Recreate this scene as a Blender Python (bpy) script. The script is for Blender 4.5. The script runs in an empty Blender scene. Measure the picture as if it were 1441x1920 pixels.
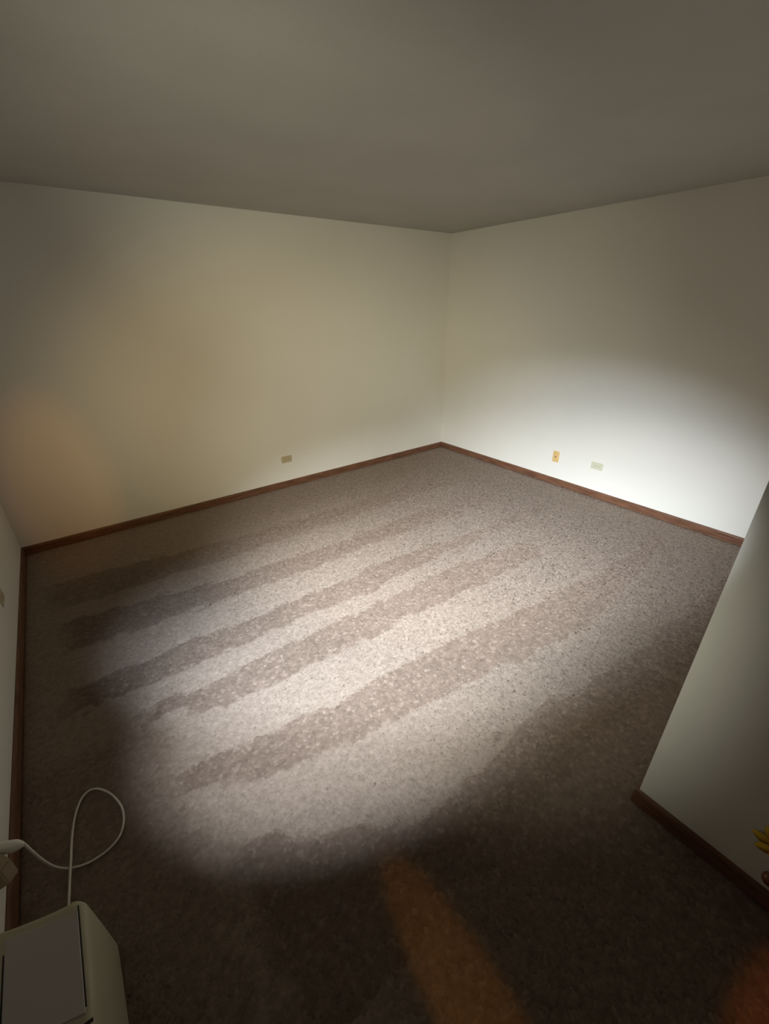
import bpy, bmesh, math, random
import numpy as np
from mathutils import Vector, Matrix

SC = bpy.context.scene
COL = SC.collection
PI = math.pi

# ---------------------------------------------------------------- camera
F_PX, YAW, PITCH, ROLL = 789.185, 0.9282, 0.4551, -0.0125
CAM = Vector((-3.9358, -3.9551, 1.7289))


def camera_axes():
    cy, sy = math.cos(YAW), math.sin(YAW)
    f0, r0, u0 = Vector((cy, sy, 0)), Vector((sy, -cy, 0)), Vector((0, 0, 1))
    fwd = math.cos(PITCH) * f0 - math.sin(PITCH) * u0
    up = math.cos(PITCH) * u0 + math.sin(PITCH) * f0
    return (math.cos(ROLL) * r0 + math.sin(ROLL) * up,
            -math.sin(ROLL) * r0 + math.cos(ROLL) * up, fwd)


AX_R, AX_U, AX_F = camera_axes()
cd = bpy.data.cameras.new('camera')
cam = bpy.data.objects.new('camera', cd)
COL.objects.link(cam)
m3 = Matrix((AX_R, AX_U, -AX_F)).transposed()
cam.matrix_world = Matrix.Translation(CAM) @ m3.to_4x4()
cd.sensor_fit = 'AUTO'
cd.sensor_width = 36
cd.lens = F_PX / 1920 * 36
cd.clip_start = 0.02
SC.camera = cam

# ---------------------------------------------------------------- light and exposure
SC.view_settings.view_transform = 'Standard'
SC.view_settings.look = 'None'
SC.view_settings.exposure = 0.0
SC.view_settings.gamma = 1.0
SC.view_settings.use_curve_mapping = False
world = bpy.data.worlds.new('world')
SC.world = world
world.use_nodes = True
world.node_tree.nodes['Background'].inputs['Color'].default_value = (0.02, 0.016, 0.01, 1)
world.node_tree.nodes['Background'].inputs['Strength'].default_value = 0.3


def spot(name, loc, aim, power, color, angle, blend, radius=0.02, scale=None, roll=0.0):
    l = bpy.data.lights.new(name, 'SPOT')
    o = bpy.data.objects.new(name, l)
    COL.objects.link(o)
    q = (Vector(aim) - Vector(loc)).to_track_quat('-Z', 'Y')
    mat = q.to_matrix().to_4x4() @ Matrix.Rotation(roll, 4, 'Z')
    if scale:
        mat = mat @ Matrix.Diagonal((scale[0], scale[1], 1, 1))
    o.matrix_world = Matrix.Translation(loc) @ mat
    l.energy = power
    l.color = color
    l.spot_size = math.radians(angle)
    l.spot_blend = blend
    l.shadow_soft_size = radius
    return o


TORCH = (-4.300, -3.695, 1.809)      # the torch is held up to the left of the camera
LIGHTS = [
    ('torch_hot_spot', TORCH, (-2.747, -2.382, -0.009), 519.33, (0.870, 0.942, 1.000), 46.6, 1.0, 0.02, (1.484, 1), 0.728),
    ('torch_beam', TORCH, (-0.909, -1.393, -0.430), 605.94, (0.960, 0.985, 1.000), 34.7, 1.0, 0.02, (2.269, 1), 0.171),
    ('torch_spill', TORCH, (-1.477, -1.693, 0.063), 187.60, (1.000, 0.998, 0.822), 80.7, 1.0, 0.02, (0.795, 1), -2.058),
    ('torch_warm_rim', TORCH, (-2.150, -0.300, 0.850), 131.59, (1.000, 0.760, 0.358), 54.0, 1.0, 0.02, (1.35, 1), -2.978),
    ('torch_streak', TORCH, (-2.357, -2.090, -0.223), 581.29, (0.735, 0.867, 1.000), 36.1, 1.0, 0.02, (2.391, 1), 0.29),
    ('torch_far_beam', TORCH, (-0.374, -2.064, 0.208), 437.02, (0.779, 0.875, 1.000), 31.9, 1.0, 0.02, (1.57, 1), -0.083),
    ('torch_upper_spill', TORCH, (-2.574, -1.780, 2.073), 86.0, (1.000, 0.990, 0.760), 70.5, 1.0, 0.02, (0.616, 1), 1.259),
    ('added_warm_wall', TORCH, (-4.12, 0.0, 0.45), 46.0, (1.000, 0.400, 0.040), 12.8, 0.85, 0.02, (1, 2.1), 0.0),  # added spot for the warm wall patch; no such lamp is known
    ('added_warm_floor', TORCH, (-3.49, -3.74, 0.0), 18.0, (1.000, 0.400, 0.000), 6.6, 0.7, 0.02, (4.5, 1), 0.0),  # added narrow spot for the warm carpet band, without a known source
    ('added_warm_entry', TORCH, (-2.83, -4.52, 0.0), 34.0, (1.000, 0.230, 0.000), 17.5, 0.3, 0.02),  # added orange spot standing in for the corner glow; no real lamp there
]
for a in LIGHTS:
    spot(*a)


# ---------------------------------------------------------------- materials
def new_mat(name):
    m = bpy.data.materials.new(name)
    m.use_nodes = True
    nt = m.node_tree
    return m, nt, nt.nodes['Principled BSDF']


def node(nt, kind, **kw):
    n = nt.nodes.new(kind)
    for k, v in kw.items():
        setattr(n, k, v)
    return n


def mottled(name, c1, c2, scale=8.0, rough=0.8, bump=0.0, bump_scale=300.0, stretch=None, spec=0.3):
    m, nt, b = new_mat(name)
    tc = node(nt, 'ShaderNodeTexCoord')
    src = tc.outputs['Object']
    if stretch:
        mp = node(nt, 'ShaderNodeMapping')
        mp.inputs['Scale'].default_value = stretch
        nt.links.new(src, mp.inputs['Vector'])
        src = mp.outputs['Vector']
    nz = node(nt, 'ShaderNodeTexNoise')
    nz.inputs['Scale'].default_value = scale
    nz.inputs['Detail'].default_value = 4
    nt.links.new(src, nz.inputs['Vector'])
    cr = node(nt, 'ShaderNodeValToRGB')
    cr.color_ramp.elements[0].position = 0.35
    cr.color_ramp.elements[1].position = 0.65
    cr.color_ramp.elements[0].color = (*c1, 1)
    cr.color_ramp.elements[1].color = (*c2, 1)
    nt.links.new(nz.outputs['Fac'], cr.inputs['Fac'])
    nt.links.new(cr.outputs['Color'], b.inputs['Base Color'])
    b.inputs['Roughness'].default_value = rough
    b.inputs['Specular IOR Level'].default_value = spec
    if bump:
        n2 = node(nt, 'ShaderNodeTexNoise')
        n2.inputs['Scale'].default_value = bump_scale
        n2.inputs['Detail'].default_value = 3
        nt.links.new(tc.outputs['Object'], n2.inputs['Vector'])
        bp = node(nt, 'ShaderNodeBump')
        bp.inputs['Strength'].default_value = bump
        bp.inputs['Distance'].default_value = 0.002
        nt.links.new(n2.outputs['Fac'], bp.inputs['Height'])
        nt.links.new(bp.outputs['Normal'], b.inputs['Normal'])
    return m


M_WALL = mottled('cream_wall_paint', (0.76, 0.745, 0.69), (0.78, 0.765, 0.71), 1.5, 0.7, 0.15, 120, spec=0.25)
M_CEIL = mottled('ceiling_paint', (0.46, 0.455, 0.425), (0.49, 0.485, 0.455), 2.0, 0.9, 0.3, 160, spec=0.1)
M_BASE = mottled('stained_baseboard_wood', (0.112, 0.052, 0.029), (0.185, 0.087, 0.049), 6.0, 0.5, 0.1, 60, (1, 1, 9))
M_ALMOND = mottled('almond_plastic', (0.50, 0.43, 0.28), (0.53, 0.46, 0.31), 5, 0.4)
M_AMBER = mottled('yellowed_plastic', (0.68, 0.47, 0.19), (0.72, 0.51, 0.23), 5, 0.4)
M_IVORY = mottled('ivory_plastic', (0.60, 0.59, 0.46), (0.64, 0.63, 0.5), 5, 0.4)
M_SLOT = mottled('dark_slot', (0.02, 0.018, 0.015), (0.03, 0.026, 0.02), 5, 0.6)
M_SCREW = mottled('screw_metal', (0.42, 0.38, 0.3), (0.48, 0.44, 0.36), 30, 0.35)
M_CORD = mottled('white_cord_plastic', (0.72, 0.69, 0.63), (0.78, 0.75, 0.69), 12, 0.4)
M_PLUG = mottled('white_plug_plastic', (0.74, 0.73, 0.68), (0.78, 0.77, 0.72), 12, 0.4)
M_BEIGE = mottled('beige_adapter_plastic', (0.34, 0.28, 0.19), (0.38, 0.31, 0.21), 12, 0.5)
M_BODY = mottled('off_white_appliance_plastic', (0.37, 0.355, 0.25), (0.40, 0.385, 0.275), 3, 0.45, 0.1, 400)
M_PANEL = mottled('grey_white_panel_plastic', (0.40, 0.385, 0.375), (0.43, 0.415, 0.405), 3, 0.4)
M_VASE = mottled('brown_glazed_drop', (0.13, 0.05, 0.015), (0.19, 0.075, 0.025), 9, 0.15, spec=0.6)
M_PETAL = mottled('yellow_petal', (0.72, 0.47, 0.03), (0.80, 0.56, 0.06), 25, 0.6)
M_STEM = mottled('stem_green', (0.16, 0.2, 0.05), (0.2, 0.25, 0.07), 20, 0.6)
M_HEART = mottled('flower_heart_brown', (0.14, 0.06, 0.02), (0.2, 0.09, 0.03), 60, 0.9)

# carpet: twisted taupe yarn; vacuum lanes lean the tufts and paint the nap's sheen into their colour
M_BACK = mottled('carpet_backing', (0.23, 0.19, 0.155), (0.27, 0.225, 0.185), 60, 1.0, 0.5, 250, spec=0.0)
M_YARN, _nt, _b = new_mat('taupe_carpet_yarn')
_at = node(_nt, 'ShaderNodeAttribute', attribute_name='nap')
_tc = node(_nt, 'ShaderNodeTexCoord')
_nz = node(_nt, 'ShaderNodeTexNoise')
_nz.inputs['Scale'].default_value = 45
_nz.inputs['Detail'].default_value = 3
_nt.links.new(_tc.outputs['Object'], _nz.inputs['Vector'])
_cr = node(_nt, 'ShaderNodeValToRGB')
_cr.color_ramp.elements[0].position = 0.3
_cr.color_ramp.elements[1].position = 0.7
_cr.color_ramp.elements[0].color = (0.235, 0.188, 0.153, 1)
_cr.color_ramp.elements[1].color = (0.30, 0.245, 0.203, 1)
_nt.links.new(_nz.outputs['Fac'], _cr.inputs['Fac'])
_mx = node(_nt, 'ShaderNodeMix', data_type='RGBA', blend_type='MULTIPLY')
_mx.inputs['Factor'].default_value = 1
_nt.links.new(_cr.outputs['Color'], _mx.inputs['A'])
_nt.links.new(_at.outputs['Color'], _mx.inputs['B'])
_nt.links.new(_mx.outputs['Result'], _b.inputs['Base Color'])
_b.inputs['Roughness'].default_value = 0.95
_b.inputs['Specular IOR Level'].default_value = 0.05


# ---------------------------------------------------------------- helpers
def obj(name, bm, mat, parent=None, smooth=False, loc=None):
    me = bpy.data.meshes.new(name)
    bm.normal_update()
    bm.to_mesh(me)
    bm.free()
    me.materials.append(mat)
    if smooth:
        me.polygons.foreach_set('use_smooth', [True] * len(me.polygons))
    o = bpy.data.objects.new(name, me)
    COL.objects.link(o)
    if loc is not None:
        o.location = loc
    if parent is not None:
        o.parent = parent
    return o


def tag(o, label=None, cat=None, group=None, kind=None):
    for k, v in (('label', label), ('category', cat), ('group', group), ('kind', kind)):
        if v:
            o[k] = v
    return o


def empty(name, loc, label, cat, group=None, rot=None):
    o = bpy.data.objects.new(name, None)
    COL.objects.link(o)
    o.location = loc
    o.empty_display_size = 0.05
    if rot is not None:
        o.rotation_euler = rot
    return tag(o, label, cat, group)


def add_box(bm, lo, hi, bevel=0.0, seg=2):
    c = [(a + b) / 2 for a, b in zip(lo, hi)]
    s = [abs(b - a) for a, b in zip(lo, hi)]
    r = bmesh.ops.create_cube(bm, size=1, matrix=Matrix.Translation(c) @ Matrix.Diagonal((*s, 1)))
    if bevel:
        es = set()
        for v in r['verts']:
            es.update(v.link_edges)
        bmesh.ops.bevel(bm, geom=list(es), offset=bevel, segments=seg, affect='EDGES', profile=0.5)
    return bm


def box(lo, hi, bevel=0.0, seg=2):
    return add_box(bmesh.new(), lo, hi, bevel, seg)


def prism_bm(poly, z0, z1):
    bm = bmesh.new()
    a = [bm.verts.new((x, y, z0)) for x, y in poly]
    b = [bm.verts.new((x, y, z1)) for x, y in poly]
    n = len(poly)
    bm.faces.new(a[::-1])
    bm.faces.new(b)
    for i in range(n):
        bm.faces.new((a[i], a[(i + 1) % n], b[(i + 1) % n], b[i]))
    bmesh.ops.recalc_face_normals(bm, faces=bm.faces)
    return bm


def loft(rings, cap=True):
    bm = bmesh.new()
    vs = [[bm.verts.new(p) for p in r] for r in rings]
    n = len(rings[0])
    for a, b in zip(vs, vs[1:]):
        for i in range(n):
            bm.faces.new((a[i], a[(i + 1) % n], b[(i + 1) % n], b[i]))
    if cap:
        bm.faces.new(vs[0][::-1])
        bm.faces.new(vs[-1])
    bmesh.ops.recalc_face_normals(bm, faces=bm.faces)
    return bm


def lathe(profile, n=24):
    return loft([[(r * math.cos(2 * PI * k / n), r * math.sin(2 * PI * k / n), z) for k in range(n)]
                 for r, z in profile])


def tube(pts, radius, sides=8, sub=6):
    """A round tube along a Catmull-Rom curve through pts."""
    P = [Vector(p) for p in pts]
    P = [2 * P[0] - P[1]] + P + [2 * P[-1] - P[-2]]
    path = []
    for i in range(1, len(P) - 2):
        for k in range(sub):
            t = k / sub
            p0, p1, p2, p3 = P[i - 1:i + 3]
            path.append(0.5 * (2 * p1 + (p2 - p0) * t + (2 * p0 - 5 * p1 + 4 * p2 - p3) * t * t
                               + (3 * p1 - p0 - 3 * p2 + p3) * t ** 3))
    path.append(P[-2])
    up = Vector((0.12, 0.2, 1)).normalized()
    rings = []
    for i, p in enumerate(path):
        d = (path[min(i + 1, len(path) - 1)] - path[max(i - 1, 0)]).normalized()
        s = d.cross(up)
        s = s.normalized() if s.length > 1e-4 else Vector((1, 0, 0))
        u = s.cross(d).normalized()
        rr = radius[min(i, len(radius) - 1)] if isinstance(radius, (list, tuple)) else radius
        rings.append([p + rr * (math.cos(2 * PI * k / sides) * s + math.sin(2 * PI * k / sides) * u)
                      for k in range(sides)])
    return loft(rings)


# ---------------------------------------------------------------- the room (metres)
H = 2.44                     # ceiling height
XL = -4.502                  # left wall
YB = -9.0                    # end of the unseen hall behind the camera, lengthened to cut bounced light
XI, YI = -2.595, -3.753      # projecting corner on the right
T = 0.12


def struct(name, bm, mat, label, cat, parent=None):
    o = obj(name, bm, mat, parent)
    return tag(o, label, cat, None, 'structure')


floor = struct('floor', box((XL - T, YB - T, -0.15), (T, T, 0.0)), M_BACK,
               'taupe wall to wall carpet floor with vacuumed light and dark lanes', 'floor')
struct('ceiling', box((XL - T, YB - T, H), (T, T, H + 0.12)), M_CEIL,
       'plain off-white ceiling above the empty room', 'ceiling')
struct('wall_far', box((XL, 0, 0), (0, T, H)), M_WALL,
       'wide cream wall with one almond outlet, between left wall and far corner', 'wall')
struct('wall_right', box((0, YB, 0), (T, T, H)), M_WALL,
       'white wall lit by the torch, with two small wall plates', 'wall')
struct('wall_left', box((XL - T, YB, 0), (XL, T, H)), M_WALL,
       'narrow dim strip of cream wall at the left edge', 'wall')
struct('wall_near', box((XL, YB - T, 0), (0, YB, H)), M_WALL,
       'cream wall behind the camera', 'wall')
struct('wall_inner', box((XI, YB, 0), (-0.001, YI, H)), M_WALL,
       'projecting dim wall with an outward corner at the right edge', 'wall')

HB, TB = 0.075, 0.012
B_PROFILE = [(0, 0), (TB, 0), (TB, HB - 0.012), (TB - 0.003, HB - 0.004), (TB - 0.008, HB), (0, HB)]


def baseboard(name, a, b, normal, label, miter_a=0.0, miter_b=0.0):
    """A moulded board from a to b (floor points on the wall) standing out along normal."""
    a, b, n = Vector((*a, 0)), Vector((*b, 0)), Vector((*normal, 0))
    d = (b - a).normalized()
    ring = lambda p, m: [p + n * t + d * (m * t) + Vector((0, 0, z)) for t, z in B_PROFILE]
    return struct(name, loft([ring(a, miter_a), ring(b, miter_b)]), M_BASE, label, 'baseboard')


baseboard('baseboard_far', (XL, 0), (0, 0), (0, -1),
          'thin dark brown wooden baseboard along the far cream wall', 1, -1)
baseboard('baseboard_right', (0, 0), (0, YI), (-1, 0),
          'reddish brown wooden baseboard along the brightly lit right wall', 1, -1)
baseboard('baseboard_left', (XL, YB), (XL, 0), (1, 0),
          'dark wooden baseboard along the narrow left wall', 0, -1)
baseboard('baseboard_inner', (XI, YI), (XI, YB), (-1, 0),
          'dark wooden baseboard along the projecting wall on the right', -1, 0)
baseboard('baseboard_return', (0, YI), (XI, YI), (0, 1),
          'wooden baseboard on the hidden side of the projecting wall', 1, 1)

# ---------------------------------------------------------------- carpet pile
rng = np.random.default_rng(7)


def lerp(x, pts):
    return np.interp(x, [p[0] for p in pts], [p[1] for p in pts])


def smooth_noise(x, y, sx, sy, seed):
    r = np.random.default_rng(seed)
    g = r.standard_normal((64, 64))
    u, v = (x + 10) / sx, (y + 10) / sy
    i, j = np.floor(u).astype(int), np.floor(v).astype(int)
    a, b = u - i, v - j
    a, b = a * a * (3 - 2 * a), b * b * (3 - 2 * b)
    q = lambda di, dj: g[(i + di) % 64, (j + dj) % 64]
    return (q(0, 0) * (1 - a) + q(1, 0) * a) * (1 - b) + (q(0, 1) * (1 - a) + q(1, 1) * a) * b


# dark lanes: upper edge, lower edge as (x, y) lists, x start, x end, depth of tone
LANES = [
    ([(-4.4, -0.62), (-3, -0.76), (-1, -0.80)], [(-4.4, -0.98), (-3, -1.04), (-1, -1.02)], -4.35, -0.9, 0.65),
    ([(-4.2, -1.14), (-3.4, -1.31), (-1, -1.36)], [(-4.2, -1.47), (-3, -1.54), (-1, -1.58)], -4.3, -0.8, 0.9),
    ([(-4.3, -1.80), (-2.4, -1.82), (-0.6, -1.95)], [(-4.3, -1.97), (-2.9, -2.01), (-1.3, -2.03), (-0.6, -2.03)], -4.3, -0.6, 1.0),
    ([(-4.1, -2.16), (-2.0, -2.18), (-1.2, -2.27)], [(-4.1, -2.22), (-3.88, -2.28), (-3.5, -2.38), (-2.1, -2.43), (-1.2, -2.49)], -4.05, -1.27, 1.0),
    ([(-4.0, -2.58), (-3.3, -2.65), (-2.6, -2.71), (-1.3, -2.87), (-0.3, -2.89)],
     [(-4.0, -2.66), (-3.44, -2.86), (-2.8, -2.96), (-2.3, -3.03), (-1.8, -3.11), (-1.0, -3.03), (-0.3, -2.96)], -4.0, -0.35, 1.0),
    ([(-3.9, -2.95), (-3.3, -3.31), (-2.5, -3.29), (-1.9, -3.38), (-0.5, -3.45)], [(-4.5, -3.55), (-2.2, -3.55), (-0.5, -3.6)], -3.9, -0.4, 0.9),  # dark lane mixed with beam falloff, both painted as tone
]


def nap_tone(x, y):
    yy = y + 0.018 * smooth_noise(x, y, 0.16, 0.05, 1) + 0.012 * smooth_noise(x, y, 0.05, 0.03, 2)
    xx = x + 0.03 * smooth_noise(x, y, 0.06, 0.06, 3)
    dark = np.zeros_like(x)
    for up, lo, x0, x1, depth in LANES:
        u, l = lerp(x, up), lerp(x, lo)
        e = 0.022
        w = np.clip((u - yy) / e + .5, 0, 1) * np.clip((yy - l) / e + .5, 0, 1)
        w *= np.clip((xx - x0) / .12 + .5, 0, 1) * np.clip((x1 - xx) / .06 + .5, 0, 1)
        fade = 1 - 0.45 * np.clip((x + 2.2) / 1.8, 0, 1)      # the passes wear out towards the right wall
        dark = np.maximum(dark, w * depth * fade)
    # turned nap at left lane ends; the entry tone mixes nap with painted beam falloff
    left = np.clip((-3.97 - xx) / 0.03 + .5, 0, 1) * np.clip((-2.2 - yy) / 0.1 + .5, 0, 1)
    dark = np.maximum(dark, 0.45 * left)
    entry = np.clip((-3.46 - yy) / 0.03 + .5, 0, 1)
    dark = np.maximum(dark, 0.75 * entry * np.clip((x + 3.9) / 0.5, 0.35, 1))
    # a pale cross pass near the projecting wall
    seam = np.exp(-((x + 1.825) / 0.02) ** 2) * (y < -3.44) * (y > -3.74)
    return np.clip(dark - 0.5 * seam, 0, 1)


SP = 0.0098
gx, gy = np.meshgrid(np.arange(XL + 0.016, -0.014, SP), np.arange(-4.45, -0.014, SP))
x = (gx + rng.uniform(-.45, .45, gx.shape) * SP).ravel()
y = (gy + rng.uniform(-.45, .45, gy.shape) * SP).ravel()
keep = ~((x > XI - 0.018) & (y < YI + 0.018)) & (x > XL + 0.014) & (x < -0.014) & (y < -0.014)
x, y = x[keep], y[keep]
n = len(x)
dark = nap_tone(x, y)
clump = 0.6 * smooth_noise(x, y, 0.017, 0.017, 4) + 0.4 * smooth_noise(x, y, 0.03, 0.03, 5)
h = 0.0090 + (0.0012 + 0.0012 * dark) * clump + 0.0010 * rng.standard_normal(n)
h = np.clip(h, 0.006, 0.015)
ang = rng.uniform(0, 2 * PI, n)
lean = np.where(rng.random(n) < 0.5 + 0.5 * (1 - 2 * dark), 1.0, -1.0) * 0.004 + 0.003 * rng.standard_normal(n)
lean_y = 0.003 * rng.standard_normal(n)
rad = SP * rng.uniform(1.55, 2.0, n)
V = np.zeros((n, 5, 3))
for k in range(4):
    V[:, k, 0] = x + rad * np.cos(ang + k * PI / 2)
    V[:, k, 1] = y + rad * np.sin(ang + k * PI / 2)
    V[:, k, 2] = 0.0015
V[:, 4, 0], V[:, 4, 1], V[:, 4, 2] = x + lean, y + lean_y, h
V[:, :, 0] = np.clip(V[:, :, 0], XL + 0.0125, -0.0125)
V[:, :, 1] = np.clip(V[:, :, 1], -9, -0.0125)
base = (np.arange(n) * 5)[:, None, None]
tri = np.array([[0, 1, 4], [1, 2, 4], [2, 3, 4], [3, 0, 4]])[None] + base
me = bpy.data.meshes.new('carpet_pile')
me.vertices.add(n * 5)
me.vertices.foreach_set('co', V.ravel())
me.loops.add(n * 12)
me.loops.foreach_set('vertex_index', tri.ravel().astype(np.int32))
me.polygons.add(n * 4)
me.polygons.foreach_set('loop_start', np.arange(n * 4, dtype=np.int32) * 3)
me.polygons.foreach_set('use_smooth', np.ones(n * 4, dtype=bool))
# in the dark lanes single twisted yarns turn the other way: pale curls, their sheen painted in
curl = np.clip(smooth_noise(x, y, 0.011, 0.011, 6) - 0.75, 0, 1) + np.clip(smooth_noise(x, y, 0.02, 0.008, 8) - 1.0, 0, 1)
dk = np.clip(dark * (1 - 0.55 * np.clip(curl * 1.6, 0, 1)), 0, 1)
tone = (1 - 0.37 * dk) * (1 + (0.03 + 0.06 * dark) * clump + 0.035 * rng.standard_normal(n))
tone = np.clip(tone, 0.3, 1.3)
tint = np.stack([tone * 1.02, tone * (1 - 0.065 * dk), tone * (1 - 0.09 * dk), np.ones(n)], -1)
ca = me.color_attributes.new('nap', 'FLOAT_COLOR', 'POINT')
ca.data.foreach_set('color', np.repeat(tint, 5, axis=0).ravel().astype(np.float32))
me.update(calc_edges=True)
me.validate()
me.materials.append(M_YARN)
pile = bpy.data.objects.new('carpet_pile', me)
COL.objects.link(pile)
pile.parent = floor
pile['kind'] = 'stuff'


# ---------------------------------------------------------------- wall plates
def receptacle(parent, mat, cx):
    """One socket face: a rounded block with two slots and a ground hole; local X along the plate, Z out."""
    n = 20
    ring = lambda s, z: [(cx + s * 0.0165 * math.copysign(abs(math.cos(t)) ** 0.6, math.cos(t)),
                          s * 0.0135 * math.copysign(abs(math.sin(t)) ** 0.6, math.sin(t)), z)
                         for t in [2 * PI * k / n for k in range(n)]]
    f = obj('socket_face', loft([ring(1, 0.004), ring(1, 0.0085), ring(0.93, 0.0095)]), mat, parent)
    for dy, L in ((-0.0062, 0.008), (0.0062, 0.0065)):
        obj('slot', box((cx - 0.002 - L / 2, dy - 0.0011, 0.0085), (cx - 0.002 + L / 2, dy + 0.0011, 0.0098)), M_SLOT, f)
    obj('ground_hole', lathe_at(cx + 0.009, 0, 0.0026, 0.0085, 0.0098, 10), M_SLOT, f)
    return f


def lathe_at(cx, cy, r, z0, z1, n=12):
    return loft([[(cx + r * math.cos(2 * PI * k / n), cy + r * math.sin(2 * PI * k / n), z) for k in range(n)]
                 for z in (z0, z1)])


def cover_plate(parent, mat):
    L, W = 0.0575, 0.035
    def ring(ins, z):
        a, b = L - ins, W - ins
        c = 0.004
        return [(-a + c, -b, z), (a - c, -b, z), (a, -b + c, z), (a, b - c, z),
                (a - c, b, z), (-a + c, b, z), (-a, b - c, z), (-a, -b + c, z)]
    return obj('cover_plate', loft([ring(0, 0.0), ring(0, 0.003), ring(0.0035, 0.006)]), mat, parent)


def screw(parent, cx, cy):
    s = obj('screw', lathe_at(cx, cy, 0.0032, 0.0055, 0.0072, 10), M_SCREW, parent)
    obj('screw_slot', box((cx - 0.0026, cy - 0.0004, 0.0068), (cx + 0.0026, cy + 0.0004, 0.0075)), M_SLOT, s)


def plate_basis(along, out):
    a, o = Vector(along), Vector(out)
    m = Matrix((a, o.cross(a), o)).transposed()
    return m.to_euler()


def outlet(loc, along, out, mat, label):
    t = empty('wall_outlet', loc, label, 'outlet', None, plate_basis(along, out))
    cover_plate(t, mat)
    receptacle(t, mat, -0.0195)
    receptacle(t, mat, 0.0195)
    screw(t, 0, 0)
    return t


outlet((-2.239, 0, 0.308), (1, 0, 0), (0, -1, 0), M_ALMOND,
       'almond sideways duplex outlet low on the wide far wall')
outlet((0, -2.123, 0.3205), (0, -1, 0), (-1, 0, 0), M_IVORY,
       'pale ivory sideways duplex outlet on the brightly lit right wall')
outlet((XL, -1.165, 0.306), (0, 1, 0), (1, 0, 0), M_ALMOND,
       'outlet at the left edge, low on the narrow left wall, mostly cut off')
outlet((XL, -2.715, 0.305), (0, 1, 0), (1, 0, 0), M_ALMOND,
       'outlet on the left wall that the white cord is plugged into')

jack = empty('phone_jack', (0, -1.685, 0.303), 'yellowed upright phone jack plate on the brightly lit right wall',
             'phone jack', None, plate_basis((0, 0, 1), (-1, 0, 0)))
cover_plate(jack, M_AMBER)
jf = obj('jack_body', box((-0.011, -0.009, 0.005), (0.011, 0.009, 0.0085), 0.001, 1), M_AMBER, jack)
obj('jack_hole', box((-0.006, -0.0055, 0.0083), (0.005, 0.0055, 0.0092)), M_SLOT, jf)
for sx in (-0.042, 0.042):
    screw(jack, sx, 0)


# ---------------------------------------------------------------- cord, plug and adapter by the left wall
def at(px, py, z):
    """The room point at height z that the photograph shows at pixel (px, py); used to read positions off the photo."""
    d = AX_F + AX_R * ((px - 720.5) / F_PX) - AX_U * ((py - 960) / F_PX)
    return CAM + d * ((z - CAM.z) / d.z)


PLUG_Y, PLUG_Z = -2.695, 0.305
cord_pts = [at(46, 1583, 0.292), at(58, 1594, 0.255), at(75, 1609, 0.19), at(95, 1622, 0.11), at(113, 1627.5, 0.045),
            at(130, 1628, 0.020), at(150, 1624, 0.0175), at(175, 1613, 0.0165), at(203, 1593, 0.016), at(224, 1568, 0.016),
            at(232, 1540, 0.016), at(229, 1515, 0.016), at(216, 1496, 0.016), at(200, 1484, 0.016), at(181, 1479, 0.016),
            at(165, 1484, 0.016), at(152, 1499, 0.016), at(143, 1522, 0.0165), at(137, 1550, 0.018), at(134, 1585, 0.022),
            at(133, 1612, 0.028), at(131, 1640, 0.028), at(130, 1668, 0.024), at(128.5, 1700, 0.022), at(127, 1740, 0.03)]
power = empty('power_cord', cord_pts[5], 'white power cord looping over the carpet to the left wall', 'cord')
inv = Vector(cord_pts[5])
obj('cord', tube([p - inv for p in cord_pts], 0.0038, 8, 6), M_CORD, power, True)
p_end = cord_pts[0] - inv
wallp = Vector((XL + 0.012, -2.6955, 0.305)) - inv
mid = wallp.lerp(p_end, 0.5)
d = (p_end - wallp)


def plug_bm():
    rings = []
    for t, a, b in ((0.0, 0.012, 0.015), (0.08, 0.015, 0.017), (0.4, 0.0165, 0.0165), (0.62, 0.0175, 0.0165),
                    (0.8, 0.0165, 0.015), (0.92, 0.011, 0.010), (0.97, 0.007, 0.0065), (1.0, 0.0045, 0.0045)):
        c = wallp + d * t
        ax = d.normalized()
        s = Vector((0, 1, 0)) - ax * ax.y
        s.normalize()
        u = ax.cross(s)
        rings.append([c + a * math.cos(2 * PI * k / 14) * s + b * math.sin(2 * PI * k / 14) * u for k in range(14)])
    return loft(rings)


pl = obj('plug', plug_bm(), M_PLUG, power, True)

ad = empty('wall_adapter', (XL + 0.0095, -2.77, 0.27), 'beige blocky wall adapter plugged in just below the white plug', 'adapter')
AD_POLY = [(0.0, 0.046), (0.052, 0.031), (0.079, -0.010), (0.057, -0.033), (0.0, -0.04)]
bm = prism_bm(AD_POLY, -0.022, 0.045)
bmesh.ops.bevel(bm, geom=list(bm.edges), offset=0.003, segments=2, affect='EDGES')
obj('adapter_body', bm, M_BEIGE, ad)
lab = box((-0.012, -0.0005, -0.012), (0.012, 0.0008, 0.018))
o_lab = obj('front_label', lab, M_IVORY, ad)
o_lab.location = (0.0655, 0.0105, 0.012)
o_lab.rotation_euler = (0, 0, math.atan2(-0.041, 0.027))

# ---------------------------------------------------------------- off-white appliance on the floor, lower left
ZT = 0.34
ap = empty('floor_appliance', (-4.36, -3.2, 0.0), 'off-white plastic appliance with rounded top on carpet at lower left', 'appliance')
AO = Vector((-4.36, -3.2, 0.0))
XR = -4.243


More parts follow.
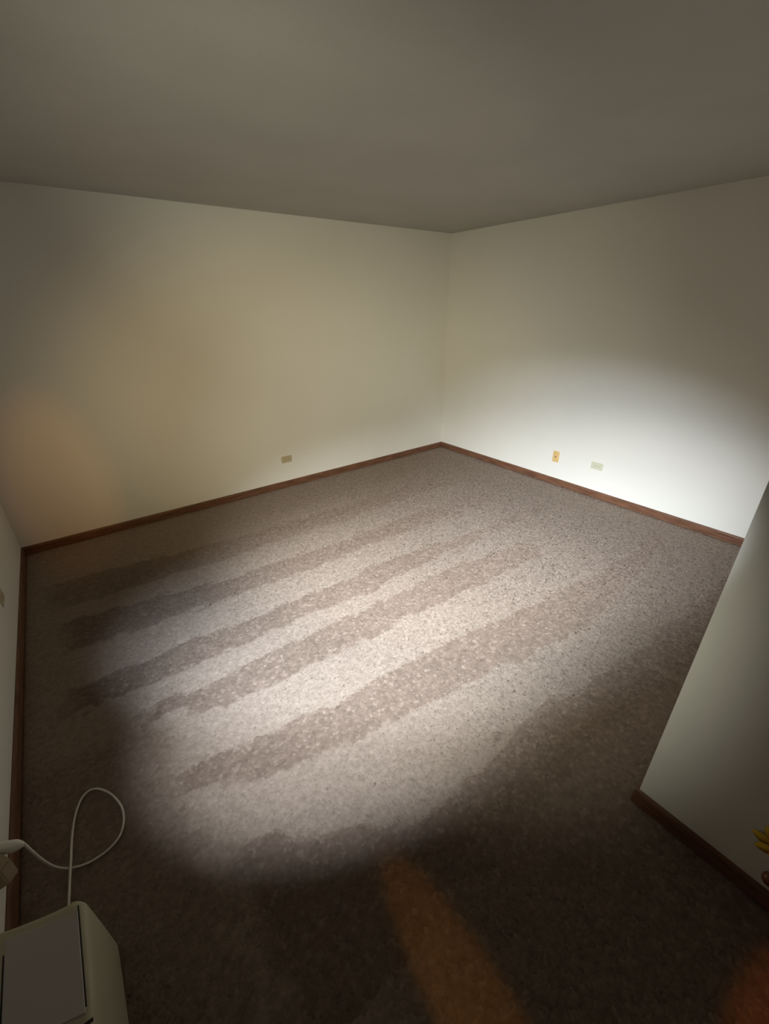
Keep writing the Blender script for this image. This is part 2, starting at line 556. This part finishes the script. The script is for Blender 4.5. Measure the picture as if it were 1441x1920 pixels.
def outline(ins, drop=0.0):
    """Plan outline of the body (world XY), inset by ins."""
    x0, x1 = -4.478 + ins, XR - ins
    y1, y0 = -3.008 - ins, -3.62 + ins
    pts = []
    # bowed back edge from left to right, then the rounded right corner
    for t in np.linspace(0, 1, 8):
        X = x0 + (x1 - 0.035 - x0) * t
        pts.append((X, y1 + 0.055 * (1 - t) ** 1.3 - 0.002))
    for a in np.linspace(75, 0, 6):
        pts.append((x1 - 0.035 + 0.035 * math.cos(math.radians(a)), y1 - 0.035 + 0.035 * math.sin(math.radians(a))))
    for a in np.linspace(0, -90, 5):
        pts.append((x1 - 0.04 + 0.04 * math.cos(math.radians(a)), y0 + 0.04 + 0.04 * math.sin(math.radians(a))))
    for a in np.linspace(-90, -180, 5):
        pts.append((x0 + 0.04 + 0.04 * math.cos(math.radians(a)), y0 + 0.04 + 0.04 * math.sin(math.radians(a))))
    return pts


def ring(ins, z):
    return [Vector((X, Y, z)) - AO for X, Y in outline(ins)]


body = loft([ring(0.012, 0.016), ring(0.004, 0.02), ring(-0.002, 0.06), ring(0.0, 0.2), ring(0.003, ZT - 0.03),
             ring(0.006, ZT - 0.014), ring(0.012, ZT - 0.005), ring(0.022, ZT)])
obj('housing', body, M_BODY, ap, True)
# four feet touch the carpet
for fx, fy in ((-4.44, -3.05), (-4.28, -3.07), (-4.44, -3.56), (-4.28, -3.56)):
    obj('foot', lathe_at(fx - AO.x, fy - AO.y, 0.012, 0.001, 0.02, 12), M_SLOT, ap)
# raised grey panel on top with a groove along its right edge
px0, px1, py0, py1 = -4.409, -4.262, -3.262, -3.045
pan = bmesh.new()
add_box(pan, (px0 - AO.x, py0 - AO.y, ZT - 0.002), (px1 - AO.x, py1 - AO.y, ZT + 0.003), 0.0015, 1)
for v in pan.verts:                    # front and back edges run slightly aslant, like the bowed back
    v.co.y += -0.30 * (v.co.x - (px1 - AO.x)) - 0.012
obj('top_panel', pan, M_PANEL, ap)
gr = obj('groove', box((px1 - AO.x, py0 - AO.y, ZT - 0.001), (px1 + 0.003 - AO.x, py1 + 0.004 - AO.y, ZT + 0.0006)), M_SLOT, ap)
obj('left_groove', box((px0 - 0.004 - AO.x, py0 - AO.y, ZT - 0.001), (px0 - AO.x, py1 - AO.y, ZT + 0.0006)), M_SLOT, ap)
obj('vent_slot', box((-4.285 - AO.x, -3.296 - AO.y, ZT - 0.001), (-4.25 - AO.x, -3.289 - AO.y, ZT + 0.0008)), M_SLOT, ap)

# ---------------------------------------------------------------- yellow ornament on the projecting wall, right edge
oc = Vector((XI - 0.001, -4.115, 0.27))
orn = empty('wall_ornament', oc, 'yellow petalled ornament with brown drop on the projecting wall, cut off at right', 'ornament')
rot_w = Matrix.Rotation(-PI / 2, 4, 'Y')       # local Z to -X, away from the wall


def wall_obj(name, bm, mat, smooth=True):
    bmesh.ops.transform(bm, matrix=rot_w, verts=bm.verts)
    return obj(name, bm, mat, orn, smooth)


wall_obj('backing_disc', lathe([(0.03, 0.0), (0.032, 0.002), (0.032, 0.006), (0.028, 0.008)], 20), M_HEART)
wall_obj('flower_heart', lathe([(0.02, 0.008), (0.021, 0.013), (0.014, 0.018), (0.004, 0.02)], 16), M_HEART)
for k in range(8):
    a = PI / 4 * k
    u = Vector((0, math.cos(a), math.sin(a)))
    s_ = Vector((0, -math.sin(a), math.cos(a)))
    out = Vector((-1, 0, 0))
    rr = []
    for t, w, z in ((0.018, 0.008, 0.009), (0.034, 0.017, 0.011), (0.05, 0.018, 0.012), (0.064, 0.010, 0.010), (0.073, 0.0015, 0.008)):
        c = u * t + out * z
        rr.append([c - s_ * w, c - out * 0.0016, c + s_ * w, c + out * 0.0022])
    obj('petal', loft(rr), M_PETAL, orn, True)
obj('hanging_string', tube([(-0.006, -0.006, -0.02), (-0.008, -0.008, -0.055), (-0.012, -0.010, -0.084)], 0.0012, 6, 3), M_STEM, orn, True)
bead = bmesh.new()
bm = lathe([(0.004, 0.022), (0.012, 0.018), (0.0195, 0.006), (0.0205, -0.004), (0.016, -0.014), (0.006, -0.02)], 18)
bmesh.ops.translate(bm, verts=bm.verts, vec=(-0.0215, -0.0125, -0.121))
bead.free()
obj('drop', bm, M_VASE, orn, True)
bm = lathe([(0.003, 0.0), (0.0065, 0.002), (0.0065, 0.011), (0.003, 0.014)], 12)
bmesh.ops.translate(bm, verts=bm.verts, vec=(-0.0215 + 0.006, -0.0115, -0.1))
obj('drop_cap', bm, M_SCREW, orn, True)
